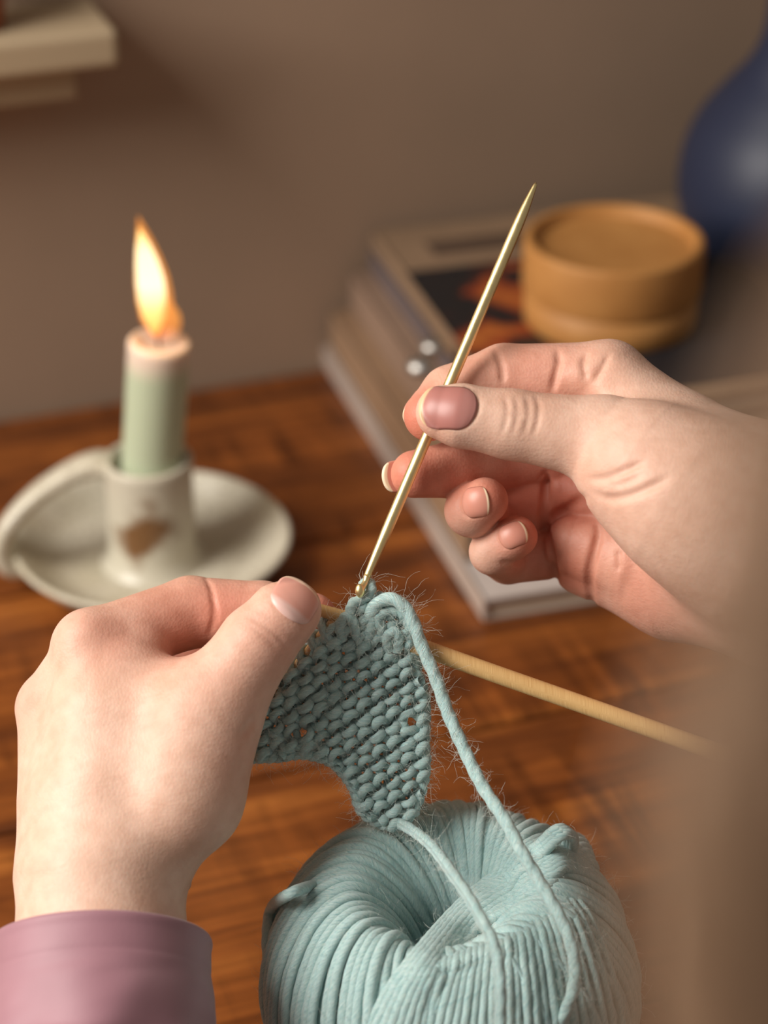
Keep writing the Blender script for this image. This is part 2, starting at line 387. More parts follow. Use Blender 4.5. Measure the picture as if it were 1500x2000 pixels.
# printed picture on the top cover: flat print
e5, o5, top5 = b5; zt = TZ+.069
def cover_pic():
    m, nt, b = mat('printed_picture', (.1, .1, .1, 1), .45)
    n = noise(nt, coord(nt), 26, 2, .5, .8)
    r = ramp(nt, n.outputs[0], [(.46, srgb(26, 27, 31)), (.53, srgb(54, 28, 26)), (.58, srgb(142, 60, 30)), (.70, srgb(180, 108, 48))])
    nt.links.new(r.outputs[0], b.inputs['Base Color']); return m
qa = on_z(792, 532, zt); la = np.dot(qa-o5, ex); lb = np.dot(qa-o5, ey)
qb = o5+ex*la+ey*.012
V, Q = box_mesh(np.array([*qb[:2], zt-.0001]), ex*(.152-la-.004), ey*(lb-.012), UPV*.0004)
mesh('cover_picture', V, Q, cover_pic(), e5, smooth=False)
V, Q = box_mesh(np.array([*(qb+ex*.062)[:2], zt+.00005]), ex*(.152-la-.062-.001), ey*(lb-.012), UPV*.0004)
mesh('cover_panel', V, Q, flat('black_ink', srgb(34, 32, 36)), e5, smooth=False)
qa2 = on_z(850, 500, zt); la2 = np.dot(qa2-o5, ex); lb2 = np.dot(qa2-o5, ey)
q2 = o5+ex*la2+ey*lb2
V, Q = box_mesh(np.array([*q2[:2], zt-.0001]), ex*.075, ey*.016, UPV*.0004)
mesh('title_band', V, Q, flat('title_ink', srgb(84, 66, 54)), e5, smooth=False)
# small metal clip at the cover corner
qc = on_z(822, 716, zt+.003)
clip = empty('metal_clip', qc, 'small silvery metal clip on the front corner of the top magazine, blurred', 'clip')
V, Q = lathe(smooth_profile([(0, 0), (.0052, .0008), (.0062, .0036), (.0042, .0062), (0, .0070)], 20), 24, qc-UPV*.003); mesh('clip_head', V, Q, m_steel, clip)
V, Q = lathe(smooth_profile([(0, 0), (.0048, .0008), (.0056, .0034), (.004, .0058), (0, .0064)], 20), 24, on_z(846, 690, zt)); mesh('clip_head', V, Q, m_steel, clip)
V, Q, U = tube(spline([qc, (qc+on_z(846, 690, zt+.004))/2+UPV*.003, on_z(846, 690, zt+.004)], 12), .0012, 8); mesh('clip_bar', V, Q, m_steel, clip)

# round box
bz = zt+.0004
bc = on_z(1200, 462, -.371); bc[2] = bz; H = -.371-bz; RB = .0378
box = empty('round_box', bc, 'round ochre cardboard box with lid standing on the stacked magazines', 'box')
h1 = H*.39
V, Q = lathe([(0, 0), (RB-.001, 0), (RB-.0003, .0007), (RB-.0003, h1), (RB-.0022, h1), (RB-.0022, .0016), (0, .0016)], 96, bc); mesh('box_base', V, Q, m_kraft, box)
pr = [(0, H-.0048), (RB-.0048, H-.0048), (RB-.0042, H-.0044), (RB-.0034, H-.0008), (RB-.0026, H), (RB-.0004, H), (RB+.0008, H-.0012), (RB+.0008, h1+.0006), (RB-.0002, h1+.0002), (RB-.0021, h1+.0004), (RB-.0021, H-.0078), (0, H-.0078)]
V, Q = lathe(pr, 96, bc); bevel(mesh('box_lid', V, Q, m_kraft, box), .0004, 2)

# vase and tray
vb = on_z(1524, 690, TZ); d_ = np.dot(vb-wa, WN)
if d_ < .075: vb = vb+WN*(.075-d_)
tray = tag(mesh('round_tray', *lathe([(0, 0), (.058, 0), (.067, .003), (.069, .010), (.067, .0105), (.064, .005), (.056, .003), (0, .003)], 72, vb), m_black), 'black round tray under the blue vase at the right edge', 'tray')
vz = .0031
prof = smooth_profile([(0, vz), (.028, vz), (.033, vz+.003), (.036, .014), (.039, .03), (.045, .051), (.052, .064), (.0565, .077), (.0575, .090), (.0555, .103), (.0505, .115), (.041, .128), (.031, .140), (.0257, .152), (.0238, .17), (.024, .19), (.028, .208), (.031, .214)], 90)
inn = [(.029, .213), (.0225, .19), (.0222, .17), (.024, .152), (.029, .14), (.049, .115), (.054, .103), (.055, .08), (.043, .051), (.03, .02), (0, .012)]
V, Q = lathe(np.vstack([prof, inn])*np.array([1.06, 1.07]), 96, vb); tag(mesh('vase', V, Q, m_blue), 'glossy dark blue bulbous vase cut by the right edge', 'vase')

# ---------------------------------------------------------------- candle holder
pc = on_z(300, 1092, TZ+.004); pc[2] = TZ
hol = empty('candle_holder', pc, 'speckled off-white ceramic candle holder with saucer and ring handle', 'candle holder')
RP = .0565
sau = smooth_profile([(0, .0), (.034, .0), (.040, .0012), (.050, .0065), (RP-.001, .0125), (RP+.0006, .0148), (RP-.0012, .0158), (RP-.0035, .0142), (.046, .0085), (.040, .0055), (.032, .0045), (.0, .0045)], 90)
V, Q = lathe(sau, 96); o = mesh('saucer', V, Q, m_cer, hol); o.location = (0, 0, 0); o.matrix_parent_inverse = Matrix()
HS = .052; RS = .0178
so = [(RS+.004, .0043), (RS+.0012, .007), (RS, .012), (RS, HS-.004), (RS+.0002, HS-.0012), (RS-.0012, HS), (RS-.0026, HS-.0008), (RS-.0036, HS-.003), (RS-.0036, HS-.02), (0, HS-.02)]
V, Q = lathe(so, 72); o = mesh('socket', V, Q, m_cer_stain, hol); o.matrix_parent_inverse = Matrix()
hp = [(-.0150, .001, .0475), (-.022, 0, .0485), (-.032, -.003, .0455), (-.045, -.008, .038), (-.055, -.012, .028), (-.0585, -.014, .018), (-.055, -.014, .0105), (-.049, -.012, .0085)]
P_ = spline(hp, 60); T, N, B = frames(P_)
# broad strap handle: flattened cross-section, wide horizontally
side = np.array([.18, 1, 0]); side /= np.linalg.norm(side); secs = []
for i in range(len(P_)):
    nn = np.cross(T[i], side); nn /= np.linalg.norm(nn); th = np.linspace(0, 2*np.pi, 20, endpoint=False)
    wdt = .0085; tk = .0042
    secs.append(P_[i]+np.outer(np.sign(np.cos(th))*np.abs(np.cos(th))**.7*wdt, side)+np.outer(np.sin(th)*tk, nn))
secs = np.array(secs); n_ = len(P_); i = np.arange(n_-1)[:, None]; j = np.arange(20)[None, :]; j2 = (j+1) % 20
Q = np.stack([i*20+j, (i+1)*20+j, (i+1)*20+j2, i*20+j2], -1).reshape(-1, 4)
o = mesh('handle', secs.reshape(-1, 3), Q, m_cer, hol); o.matrix_parent_inverse = Matrix()

# candle
RC = .0123; cb = pc+np.array([0, 0, HS-.0195])
ctop = on_z(311, 664, 0.0) if False else None
# height so that the top sits at pixel y 664
r_ = ray(309, 662); tt = pc[1]/r_[1]; ztop = (r_*tt)[2]; Hc = ztop-cb[2]
lean = np.array([.105, .0, 1.0]); lean /= np.linalg.norm(lean)
candle = empty('candle', cb, 'lit pale green pillar candle with pinkish white top in the ceramic holder', 'candle')
cp = [(0, 0), (RC, 0), (RC, .004), (RC*.985, Hc*.5), (RC, Hc-.004), (RC, Hc-.0015), (RC-.0012, Hc), (RC-.0026, Hc-.0006), (RC-.005, Hc-.0022), (.003, Hc-.003), (0, Hc-.003)]
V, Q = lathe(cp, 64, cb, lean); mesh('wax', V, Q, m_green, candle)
wt = cb+lean*(Hc-.003)
V, Q, U = tube(spline([wt, wt+[0, 0, .004], wt+[.0006, 0, .0075], wt+[.0022, -.0003, .0098]], 16), .0007, 8, .2, .003); mesh('wick', V, Q, m_wick, candle)
def flame(name, base, pts, radii, m, parent):
    P = spline(pts, 30); R = 1.2*np.interp(np.linspace(0, 1, 30), np.linspace(0, 1, len(radii)), radii)
    V, Q, U = tube(base+P, R, 20, cap=False); return mesh(name, V, Q, m, parent)
fb = wt+np.array([0.0002, 0, .0042]); s = 1/4.85/1000
fx = lambda x, y: np.array([(x-312)*s, 0, (628-y)*s/.9])
fo = flame('flame', fb, [fx(311, 632), fx(310, 600), fx(308, 560), fx(303, 510), fx(296, 460), fx(286, 408)], [.0015, .0052, .0058, .0054, .0040, .0022, .0001], m_fl_out, candle)
flame('flame_core', fb, [fx(306, 622), fx(304, 590), fx(303, 555), fx(300, 515), fx(294, 475), fx(287, 430)], [.0008, .0036, .0045, .0044, .0036, .0022, .0002], m_fl_in, fo)
flame('flame_lobe', fb+np.array([0, -.001, 0]), [fx(322, 630), fx(332, 612), fx(336, 598), fx(330, 578), fx(322, 545)], [.0006, .0030, .0036, .0026, .0006], m_fl_out, fo)
pl = bpy.data.lights.new('flame_light', 'POINT'); pl.energy = .045; pl.color = (1, .55, .22); pl.shadow_soft_size = .006
plo = bpy.data.objects.new('flame_light', pl); sc.collection.objects.link(plo); plo.location = fb+np.array([0, -.012, .03])

# ---------------------------------------------------------------- implicit surfaces for the hands
def smin(a, b, k):
    h = np.maximum(k-np.abs(a-b), 0)/k
    return np.minimum(a, b)-h*h*h*k/6.0
def rcone(P, a, b, ra, rb):
    a = a.astype(np.float32); b = b.astype(np.float32); ba = b-a; l2 = float(ba@ba)
    pa = P-a; t = np.clip((pa@ba)/l2, 0, 1)
    return np.linalg.norm(pa-t[:, None]*ba, axis=1) - (ra+(rb-ra)*t)
class Hand:
    def __init__(s): s.prims = []; s.grooves = []; s.flush = []; s.bumps = []
    def cone(s, a, b, k=3.0):
        """a, b = (px, py, dz, r)"""
        s.prims.append((C(*a[:3]), C(*b[:3]), a[3], b[3], k))
    def raw(s, P):
        P = P.astype(np.float32); D = None
        for a, b, ra, rb, k in s.prims:
            d = rcone(P, a, b, ra, rb); D = d if D is None else smin(D, d, k)
        return D
    def sdf(s, P):
        D = s.raw(P)
        near = np.abs(D) < 4.0
        if near.any():
            Q = P[near].astype(np.float32); d = D[near]
            for c, r, amp in s.bumps:
                d = d-amp*np.exp(-(np.sum((Q-c)**2, 1)/(r*r)))
            for pts, depth, sig in s.grooves:
                lo_, hi_ = pts.min(0)-3*sig, pts.max(0)+3*sig; sel = np.where(((Q > lo_) & (Q < hi_)).all(1))[0]
                if not len(sel): continue
                q = Q[sel]; best = np.full(len(q), 1e9, np.float32); bu = np.zeros(len(q), np.float32); n_ = len(pts)-1
                for i in range(n_):
                    a, b = pts[i], pts[i+1]; ba = b-a; t = np.clip(((q-a)@ba)/(ba@ba), 0, 1)
                    dd = np.sum((q-a-t[:, None]*ba)**2, 1); m_ = dd < best
                    best = np.where(m_, dd, best); bu = np.where(m_, (i+t)/n_, bu)
                tp = np.clip(4*np.minimum(bu, 1-bu)+.15, 0, 1)
                d[sel] = d[sel]+depth*tp*np.exp(-best/(sig*sig))
            D[near] = d
        return D
    def cast(s, O, Dr, fn=None, steps=60, tmax=None):
        fn = fn or s.raw; t = np.zeros(len(O))
        for _ in range(steps): t += np.clip(fn(O+Dr*t[:, None]), -5, 20)*.9
        if tmax: t = np.minimum(t, tmax)
        return O+Dr*t[:, None]
    def surf(s, pxs):
        D = np.array([[(x-750)/F, (y-1000)/F, 1.0] for x, y in pxs]); L = np.linalg.norm(D, axis=1)[:, None]; D = D/L
        O = D*(FOC*1000-90)
        return s.cast(O, D).astype(np.float32)
    def groove(s, pxs, depth=.6, sig=.9):
        P2 = spline(np.array(pxs, float), max(4, len(pxs)*3)); s.grooves.append((s.surf(P2), depth, sig))
    def bump(s, px, py, r, amp): s.bumps.append((s.surf([(px, py)])[0], r, amp))
    def build(s, name, lo, hi, h, parent):
        xs = [np.arange(lo[k], hi[k]+h, h) for k in range(3)]; nx, ny, nz = map(len, xs)
        # coarse blocks first, so only blocks near the surface are sampled finely
        bs = 8; nb = [-(-n//bs) for n in (nx, ny, nz)]
        D = np.empty([n*bs for n in nb], np.float32)
        B = np.stack(np.meshgrid(*[np.arange(n) for n in nb], indexing='ij'), -1).reshape(-1, 3)
        cen = np.array(lo)+(B*bs+(bs-1)/2)*h; dc = s.raw(cen); near = np.abs(dc) < bs*h*.9+5
        for b_, v_ in zip(B[~near], dc[~near]): D[b_[0]*bs:b_[0]*bs+bs, b_[1]*bs:b_[1]*bs+bs, b_[2]*bs:b_[2]*bs+bs] = v_
        loc = np.stack(np.meshgrid(*[np.arange(bs)]*3, indexing='ij'), -1).reshape(-1, 3)
        Bn = B[near]
        for i0 in range(0, len(Bn), 400):
            bb = Bn[i0:i0+400]; P = (np.array(lo)+(bb[:, None, :]*bs+loc[None])*h).reshape(-1, 3)
            d_ = s.sdf(P).reshape(len(bb), bs, bs, bs)
            for b_, v_ in zip(bb, d_): D[b_[0]*bs:b_[0]*bs+bs, b_[1]*bs:b_[1]*bs+bs, b_[2]*bs:b_[2]*bs+bs] = v_
        V, Q = surface_nets(D, np.array(lo), h)
        # two Newton steps onto the surface
        for _ in range(2):
            e = .25; d = s.sdf(V)
            g = np.stack([s.sdf(V+np.eye(3)[k]*e)-s.sdf(V-np.eye(3)[k]*e) for k in range(3)], -1)/(2*e)
            V = V - (np.clip(d, -h, h)/np.maximum((g*g).sum(1), .3))[:, None]*g*.9
        fl = np.zeros(len(V))
        for c, r, a in s.flush: fl = np.maximum(fl, a*np.exp(-np.sum((V-c)**2, 1)/(r*r)))
        return mesh(name, W(V), Q, m_skin, parent, attr={'flush': np.clip(fl, 0, 1)})
    def nail(s, name, center, axis, normal, L, Wd, parent, m, lift=.35, flatten=0.0):
        """center: camera-mm near the nail; axis cuticle->tip"""
        nrm = normal/np.linalg.norm(normal); ax = axis-nrm*np.dot(axis, nrm); ax /= np.linalg.norm(ax); sd = np.cross(nrm, ax)
        ns, ntt = 26, 21; S = np.linspace(0, 1, ns); Tt = np.linspace(-1, 1, ntt)
        wd = Wd/2*(1-np.clip((.30-S)/.30, 0, 1)**2.2*.26)*(1-np.clip((S-.72)/.28, 0, 1)**2.4*.16)
        G = center + ((S-.5)*L)[:, None, None]*ax + (wd[:, None]*Tt[None, :])[..., None]*sd
        # rounded ends
        G = G + (((Tt**2)[None, :]*((S < .5)*(.5-S)*2*L*.10)[:, None])[..., None] - ((Tt**2)[None, :]*((S > .5)*(S-.5)*2*L*.12)[:, None])[..., None])*ax
        O = (G+nrm*12).reshape(-1, 3); X = s.cast(O, -np.tile(nrm, (len(O), 1)), tmax=16)
        X = X.reshape(ns, ntt, 3); e = .3
        Xf = X.reshape(-1, 3); g = np.stack([s.raw(Xf+np.eye(3)[k]*e)-s.raw(Xf-np.eye(3)[k]*e) for k in range(3)], -1); g /= np.linalg.norm(g, axis=1)[:, None]
        g = g.reshape(ns, ntt, 3)
        lf = lift*(1-np.abs(Tt)[None, :]**6*.9)*(.25+.75*np.clip(S/.12, 0, 1))[:, None]
        top = X+g*lf[..., None]; bot = X-g*.5
        V = np.vstack([top.reshape(-1, 3), bot.reshape(-1, 3)]); i = np.arange(ns-1)[:, None]; j = np.arange(ntt-1)[None, :]
        a = i*ntt+j; Qt = np.stack([a, a+1, a+ntt+1, a+ntt], -1).reshape(-1, 4); n0 = ns*ntt
        ring = [k for k in range(ntt)]+[k*ntt+ntt-1 for k in range(1, ns)]+[(ns-1)*ntt+k for k in range(ntt-2, -1, -1)]+[k*ntt for k in range(ns-2, 0, -1)]
        Rg = np.array([(ring[k], ring[(k+1) % len(ring)], ring[(k+1) % len(ring)]+n0, ring[k]+n0) for k in range(len(ring))])
        Q = np.vstack([Qt, Qt[:, ::-1]+n0, Rg[:, ::-1]])
        o = mesh(name, W(V), Q, m, parent, attr={'along': np.concatenate([(S[:, None]+(Tt**2)[None, :]*(.10*np.clip(1-S*2, 0, 1)+.02)[:, None]).ravel()]*2)})
        return o
def surface_nets(D, lo, h):
    S = D < 0; nx, ny, nz = D.shape
    cnt = np.zeros((nx-1, ny-1, nz-1), np.float32); acc = np.zeros((nx-1, ny-1, nz-1, 3), np.float32)
    offs = [(i, j, k) for i in (0, 1) for j in (0, 1) for k in (0, 1)]
    sl = lambda o: tuple(slice(o[q], D.shape[q]-1+o[q]) for q in range(3))
    for a in offs:
        for ax in range(3):
            if a[ax]: continue
            b = list(a); b[ax] = 1; da, db = D[sl(a)], D[sl(b)]; cr = (da < 0) != (db < 0)
            with np.errstate(divide='ignore', invalid='ignore'): t = np.where(cr, da/(da-db), 0)
            cnt += cr
            for q in range(3): acc[..., q] += cr*(a[q] + (t if q == ax else 0))
    act = cnt > 0; idx = -np.ones(act.shape, np.int64); idx[act] = np.arange(act.sum())
    I = np.argwhere(act); V = (I + acc[act]/cnt[act][:, None])*h+lo
    Qs = []
    for ax in range(3):
        u, v = [(1, 2), (2, 0), (0, 1)][ax]
        A = [slice(None)]*3; Bq = [slice(None)]*3; A[ax] = slice(0, -1); Bq[ax] = slice(1, None)
        cr = S[tuple(A)] != S[tuple(Bq)]; E = np.argwhere(cr)
        E = E[(E[:, u] > 0) & (E[:, v] > 0) & (E[:, u] < D.shape[u]-1) & (E[:, v] < D.shape[v]-1)]
        sgn = S[E[:, 0], E[:, 1], E[:, 2]]
        def at(du, dv):
            q = E.copy(); q[:, u] -= du; q[:, v] -= dv; return idx[q[:, 0], q[:, 1], q[:, 2]]
        q = np.stack([at(1, 1), at(0, 1), at(0, 0), at(1, 0)], -1)
        q = np.where(sgn[:, None], q, q[:, ::-1]); Qs.append(q)
    Q = np.vstack(Qs); Q = Q[(Q >= 0).all(1)]
    # camera space (right, down, forward) is right-handed, so winding is kept
    return V, Q

VOX = 0.55
person = empty('person', W(C(190, 1900, -20)), 'person in a mauve top knitting with both hands, light brown hair at the right', 'person')

# ---- left hand (back of the hand seen)
L = Hand()
L.cone((236, 1655, -12, 18.5), (176, 1262, 1, 9.9), 9)          # index metacarpal
L.cone((170, 1690, -8, 18.5), (101, 1385, 11, 9.8), 9)
L.cone((150, 1700, 4, 15), (118, 1450, 27, 10), 9)
L.cone((160, 1700, 14, 14), (150, 1505, 42, 9), 9)
L.cone((170, 1285, 3, 9.8), (112, 1368, 9, 9.6), 4)
L.cone((205, 1480, -1, 18), (200, 1560, -6, 20), 12)
L.cone((215, 1380, -1, 14), (240, 1320, 0, 12.5), 8)
L.cone((272, 1655, -12, 14), (352, 1556, -13, 16.5), 10)        # thumb metacarpal
L.cone((352, 1556, -13, 16.5), (399, 1412, -12, 14), 6)
L.cone((235, 1400, -2, 15.5), (372, 1398, -7, 16), 10)          # web
L.cone((250, 1500, -4, 18), (350, 1500, -9, 17), 10)
L.cone((195, 1720, -14, 21.8), (198, 1850, -20, 22.6), 12)      # wrist
L.cone((198, 1850, -20, 22.6), (195, 2010, -31, 23.5), 6)
L.cone((355, 1690, 4, 2.6), (356, 1725, 4, 2.6), 4)
# index
L.cone((176, 1262, 1, 9.9), (372, 1196, 15, 10.2), 5)
L.cone((372, 1196, 15, 10.2), (512, 1196, 14, 8.8), 2)
L.cone((512, 1196, 14, 8.8), (608, 1208, 11.5, 7.4), 2)
L.cone((240, 1340, 1, 13.5), (268, 1262, 4.5, 9.4), 3.2)
# middle, ring, little: curled behind
L.cone((101, 1385, 11, 9.8), (330, 1312, 36, 9.6), 3)
L.cone((330, 1312, 36, 9.6), (455, 1316, 34, 8.4), 1.5)
L.cone((455, 1316, 34, 8.4), (535, 1290, 24, 7.4), 1.5)
L.cone((118, 1450, 27, 10), (318, 1400, 56, 9.0), 3)
L.cone((318, 1400, 56, 9.0), (430, 1400, 46, 8), 1.5)
L.cone((430, 1400, 46, 8), (470, 1385, 32, 7), 1.5)
L.cone((150, 1505, 42, 9), (290, 1480, 66, 8), 3)
L.cone((290, 1480, 66, 8), (390, 1470, 56, 7), 1.5)
L.cone((390, 1470, 56, 7), (425, 1450, 44, 6.4), 1.5)
# thumb
L.cone((399, 1412, -12, 13.8), (503, 1256, -12, 10.4), 8)
L.cone((503, 1256, -12, 10.4), (552, 1203, -11.5, 9.4), 3)
L.cone((552, 1203, -11.5, 9.4), (571, 1190, -10.6, 8.0), 2)
for px, py, r, a in ((150, 1232, 8, .7), (75, 1372, 8, .8), (385, 1150, 6, .35), (470, 1475, 8, .6), (300, 1400, 12, -.5)): L.bump(px, py, r, a)
L.groove([(398, 1125), (412, 1150), (418, 1180), (416, 1215), (406, 1246)], .6, .8)
L.groove([(406, 1160), (424, 1190), (424, 1225)], .3, .6)
L.groove([(478, 1202), (505, 1214), (540, 1240), (562, 1266)], .30, .9)
L.groove([(470, 1218), (498, 1228), (530, 1254), (548, 1276)], .22, .8)
L.groove([(500, 1404), (482, 1425), (470, 1442)], .9, 1.6)
L.groove([(524, 1180), (528, 1172), (540, 1185), (560, 1200), (585, 1215), (598, 1224)], .35, .7)
for px, py, dz, r, a in ((585, 1170, -18, 12, .45), (640, 1200, 5, 14, .9), (430, 1200, 6, 18, .75), (350, 1215, 5, 22, .6), (535, 1240, -20, 15, .35), (75, 1375, 5, 12, .35), (150, 1230, -5, 12, .3), (222, 1225, -9, 13, .5), (420, 1290, -20, 20, .25), (470, 1470, -15, 14, .3), (420, 1265, 25, 20, .9)): L.flush.append((C(px, py, dz), r, a))
lo, hi = [-112, 10, FOC*1000-70], [-10, 172, FOC*1000+80]
L.build('left_hand', lo, hi, VOX, person)
ctr = L.surf([(579, 1172)])[0]
L.nail('fingernail', ctr, C(602, 1140, -19)-C(556, 1201, -19), np.array([.22, -.10, -1.0]), 11.2, 13.2, person, m_nail1)

# ---- right hand (palm side seen)
Rh = Hand()
Rh.cone((1190, 738, 10, 10.2), (1330, 900, 2, 18), 8)
Rh.cone((1330, 900, 2, 18), (1500, 1020, -10, 25), 8)
Rh.cone((1182, 850, 27, 12), (1400, 985, 4, 22), 9)
Rh.cone((1165, 955, 34, 12), (1400, 1010, 6, 22), 9)
Rh.cone((1140, 1062, 35, 11.5), (1330, 1110, 20, 17), 9)
Rh.cone((1160, 1080, 31, 13.2), (1325, 1128, 19, 17), 8)
Rh.cone((1325, 1128, 19, 17), (1520, 1130, 0, 26), 9)
Rh.cone((1500, 1040, -10, 27), (1760, 1130, -25, 29), 16)
Rh.cone((1760, 1130, -25, 29), (2300, 1330, -50, 33), 8)
# thumb
Rh.cone((1172, 858, -11, 11.6), (1245, 905, -14, 16.3), 8)
Rh.cone((1245, 905, -14, 16.3), (1330, 962, -17, 19.4), 10)
Rh.cone((1330, 962, -17, 19.4), (1400, 1004, -18.5, 21.2), 14)
Rh.cone((1400, 1004, -18.5, 21.2), (1480, 1050, -20, 22.8), 14)
Rh.cone((1000, 829, -10.5, 9.3), (1172, 858, -11, 11.6), 4)
Rh.cone((900, 812, -10.5, 8.7), (1000, 829, -10.5, 9.3), 4)
Rh.cone((866, 806, -9.6, 7.6), (900, 812, -10.5, 8.7), 2)
# index
Rh.cone((1190, 738, 10, 10.2), (985, 737, 15, 9.5), 5)
Rh.cone((985, 737, 15, 9.5), (880, 772, 13.5, 8.4), 2)
Rh.cone((880, 772, 13.5, 8.4), (838, 812, 9.6, 7.2), 2)
# middle
Rh.cone((1182, 850, 27, 11), (990, 898, 26, 9.0), 3)
Rh.cone((990, 898, 26, 9.0), (885, 917, 17, 8.2), 1.5)
Rh.cone((885, 917, 17, 8.2), (810, 926, 10.5, 6.8), 1.5)
# ring
Rh.cone((1165, 955, 34, 10.5), (945, 1000, 28, 8.2), 2)
Rh.cone((945, 1000, 28, 8.2), (921, 997, 12, 7.6), 1.2)
Rh.cone((921, 997, 12, 7.6), (947, 978, 7, 6.6), 1.2)
# little
Rh.cone((1140, 1062, 35, 9.5), (992, 1094, 30, 7.0), 2)
Rh.cone((992, 1094, 30, 7.0), (962, 1078, 16, 6.6), 1.2)
Rh.cone((962, 1078, 16, 6.6), (1007, 1048, 11, 6.0), 1.2)
Rh.cone((1122, 1066, 24, 8.6), (1230, 1085, 20, 14), 2.2)
Rh.cone((1108, 958, 26, 6.6), (1200, 955, 22, 11), 2.0)
for px, py, r, a in ((1130, 735, 4, .9), (1165, 700, 6, .7), (1215, 720, 6, .8), (1175, 760, 4, .8), (1095, 935, 5, 1.2), (1120, 1040, 9, 1.6), (1220, 1120, 10, 1.0), (1255, 960, 12, .6)): Rh.bump(px, py, r, a)
G = Rh.groove
G([(968, 683), (976, 705), (981, 728), (982, 748)], 1.3, .85)
G([(1088, 684), (1092, 705), (1085, 735), (1078, 765)], 1.5, .95)
G([(1148, 690), (1140, 715), (1148, 745)], .8, 1.2); G([(1192, 690), (1178, 718), (1160, 750)], .7, 1.2)
G([(1058, 932), (1068, 925), (1066, 960), (1062, 1000), (1062, 1022), (1074, 1050), (1080, 1090), (1087, 1142)], 2.8, 1.15)
G([(1066, 1018), (1092, 1000), (1120, 985), (1146, 970)], 1.5, 1.5)
G([(1166, 1022), (1170, 1045), (1163, 1075), (1153, 1115), (1152, 1150), (1158, 1186)], 2.3, 1.25)
G([(1208, 1072), (1211, 1092), (1210, 1118)], .7, 1.2)
G([(975, 1098), (1005, 1100), (1030, 1085)], .8, 1.2)
G([(1146, 936), (1180, 935), (1215, 922), (1262, 902)], .9, 1.1)
G([(1160, 962), (1190, 974), (1230, 968), (1275, 950), (1312, 930)], .9, 1.3)
G([(1176, 948), (1215, 945), (1262, 925)], .4, 1.1)
for x0, dp in ((988, .34), (1008, .30), (1030, .3), (1050, .36)):
    G([(x0-2, 772), (x0+3, 800), (x0-1, 828), (x0-9, 850)], dp, .75)
G([(996, 803), (1010, 812), (1024, 808)], .3, .7)
# rims round the nails
G([(930, 762), (934, 785), (928, 812), (905, 834), (870, 834)], .45, .8); G([(905, 752), (925, 760)], .3, .7)
G([(905, 960), (896, 985), (906, 1006), (940, 1009)], .4, .7)
G([(978, 1032), (968, 1050), (980, 1068), (1010, 1066)], .35, .7)
for px, py, dz, r, a in ((800, 820, 5, 15, .9), (850, 850, -5, 12, .5), (800, 940, 5, 20, .9), (890, 930, 8, 18, .8), (975, 975, 0, 14, .9), (1035, 1035, 5, 14, .95), (1030, 970, 20, 20, .9), (1040, 720, 5, 20, .55), (1110, 1080, 20, 22, .75), (940, 710, 5, 14, .5), (1250, 1180, 5, 26, .6), (1180, 1000, 20, 20, .7), (1000, 1110, 20, 14, .6), (1060, 900, 15, 14, .8), (1230, 940, -20, 18, .25), (1110, 960, 25, 24, 1.0), (1100, 1120, 20, 18, .9)): Rh.flush.append((C(px, py, dz), r, a))
Rh.build('right_hand', [-4, -56, FOC*1000-82], [196, 72, FOC*1000+62], VOX, person)
ctr = Rh.surf([(876, 790)])[0]
Rh.nail('fingernail', ctr, C(824, 776, -19)-C(926, 796, -19), np.array([.0, -.30, -1.0]), 15.6, 12.4, person, m_nail2, .3)
ctr = Rh.surf([(926, 981)])[0]
Rh.nail('fingernail', ctr, C(950, 978, 0)-C(902, 984, 0), np.array([-.42, -.0, -1.0]), 8.4, 8.6, person, m_nail, .45)
ctr = Rh.surf([(999, 1044)])[0]
Rh.nail('fingernail', ctr, C(1024, 1034, 0)-C(974, 1052, 0), np.array([-.35, -.15, -1.0]), 8.0, 7.2, person, m_nail, .4)
Rh.nail('fingernail', C(806, 926, 12)+np.array([-5.0, .5, 3]), C(770, 932, 6)-C(830, 922, 12), np.array([-.35, .0, 1.0]), 10, 9, person, m_nail, .4)
Rh.nail('fingernail', C(832, 806, 12)+np.array([-4.5, -2, 3]), C(830, 840, 8)-C(862, 780, 12), np.array([-.85, -.35, .55]), 10.5, 9, person, m_nail, .4)
Lt = None

# ---- sleeve
from mathutils import noise as mnoise
def sleeve():
    ax = spline([C(200, 1842, -20), C(196, 1980, -29), C(188, 2180, -44), C(165, 2560, -85), C(125, 3000, -155)], 180); T, N, B = frames(ax)
    nsd = 96; V = []
    for i in range(180):
        t = i/59; s_ = t*52; t = min(t, 1+.0*t)
        for j in range(nsd):
            th = 2*np.pi*j/nsd
            r = 28.6+1.0*t + .5*math.sin(3*th+1.5*t)*(.4+min(t, 1))
            fa = min(1, max(0, t-.15)*4); vx, vy = math.cos(th), math.sin(th)
            r += fa*(2.3*mnoise.noise(Vector((vx*1.1, vy*1.1+.35*vx, s_*.075+.5*vx+3)))+1.7*mnoise.noise(Vector((vx*1.6+5, vy*1.6, s_*.17+.9*vx))))
            r += .5*math.exp(-((s_-.8)/1.0)**2) + .28*math.exp(-((s_-8.5)/.5)**2)*-1
            V.append(ax[i]+r*(math.cos(th)*N[i]+math.sin(th)*B[i]))
    V = np.array(V); i = np.arange(179)[:, None]; j = np.arange(nsd)[None, :]; j2 = (j+1) % nsd
    Q = np.stack([i*nsd+j, (i+1)*nsd+j, (i+1)*nsd+j2, i*nsd+j2], -1).reshape(-1, 4)
    o = mesh('sleeve', W(V), Q, m_cloth, person)
    m = o.modifiers.new('thickness', 'SOLIDIFY'); m.thickness = .0009; m.offset = -1
    s_ = o.modifiers.new('sub', 'SUBSURF'); s_.levels = 1; s_.render_levels = 1
sleeve()

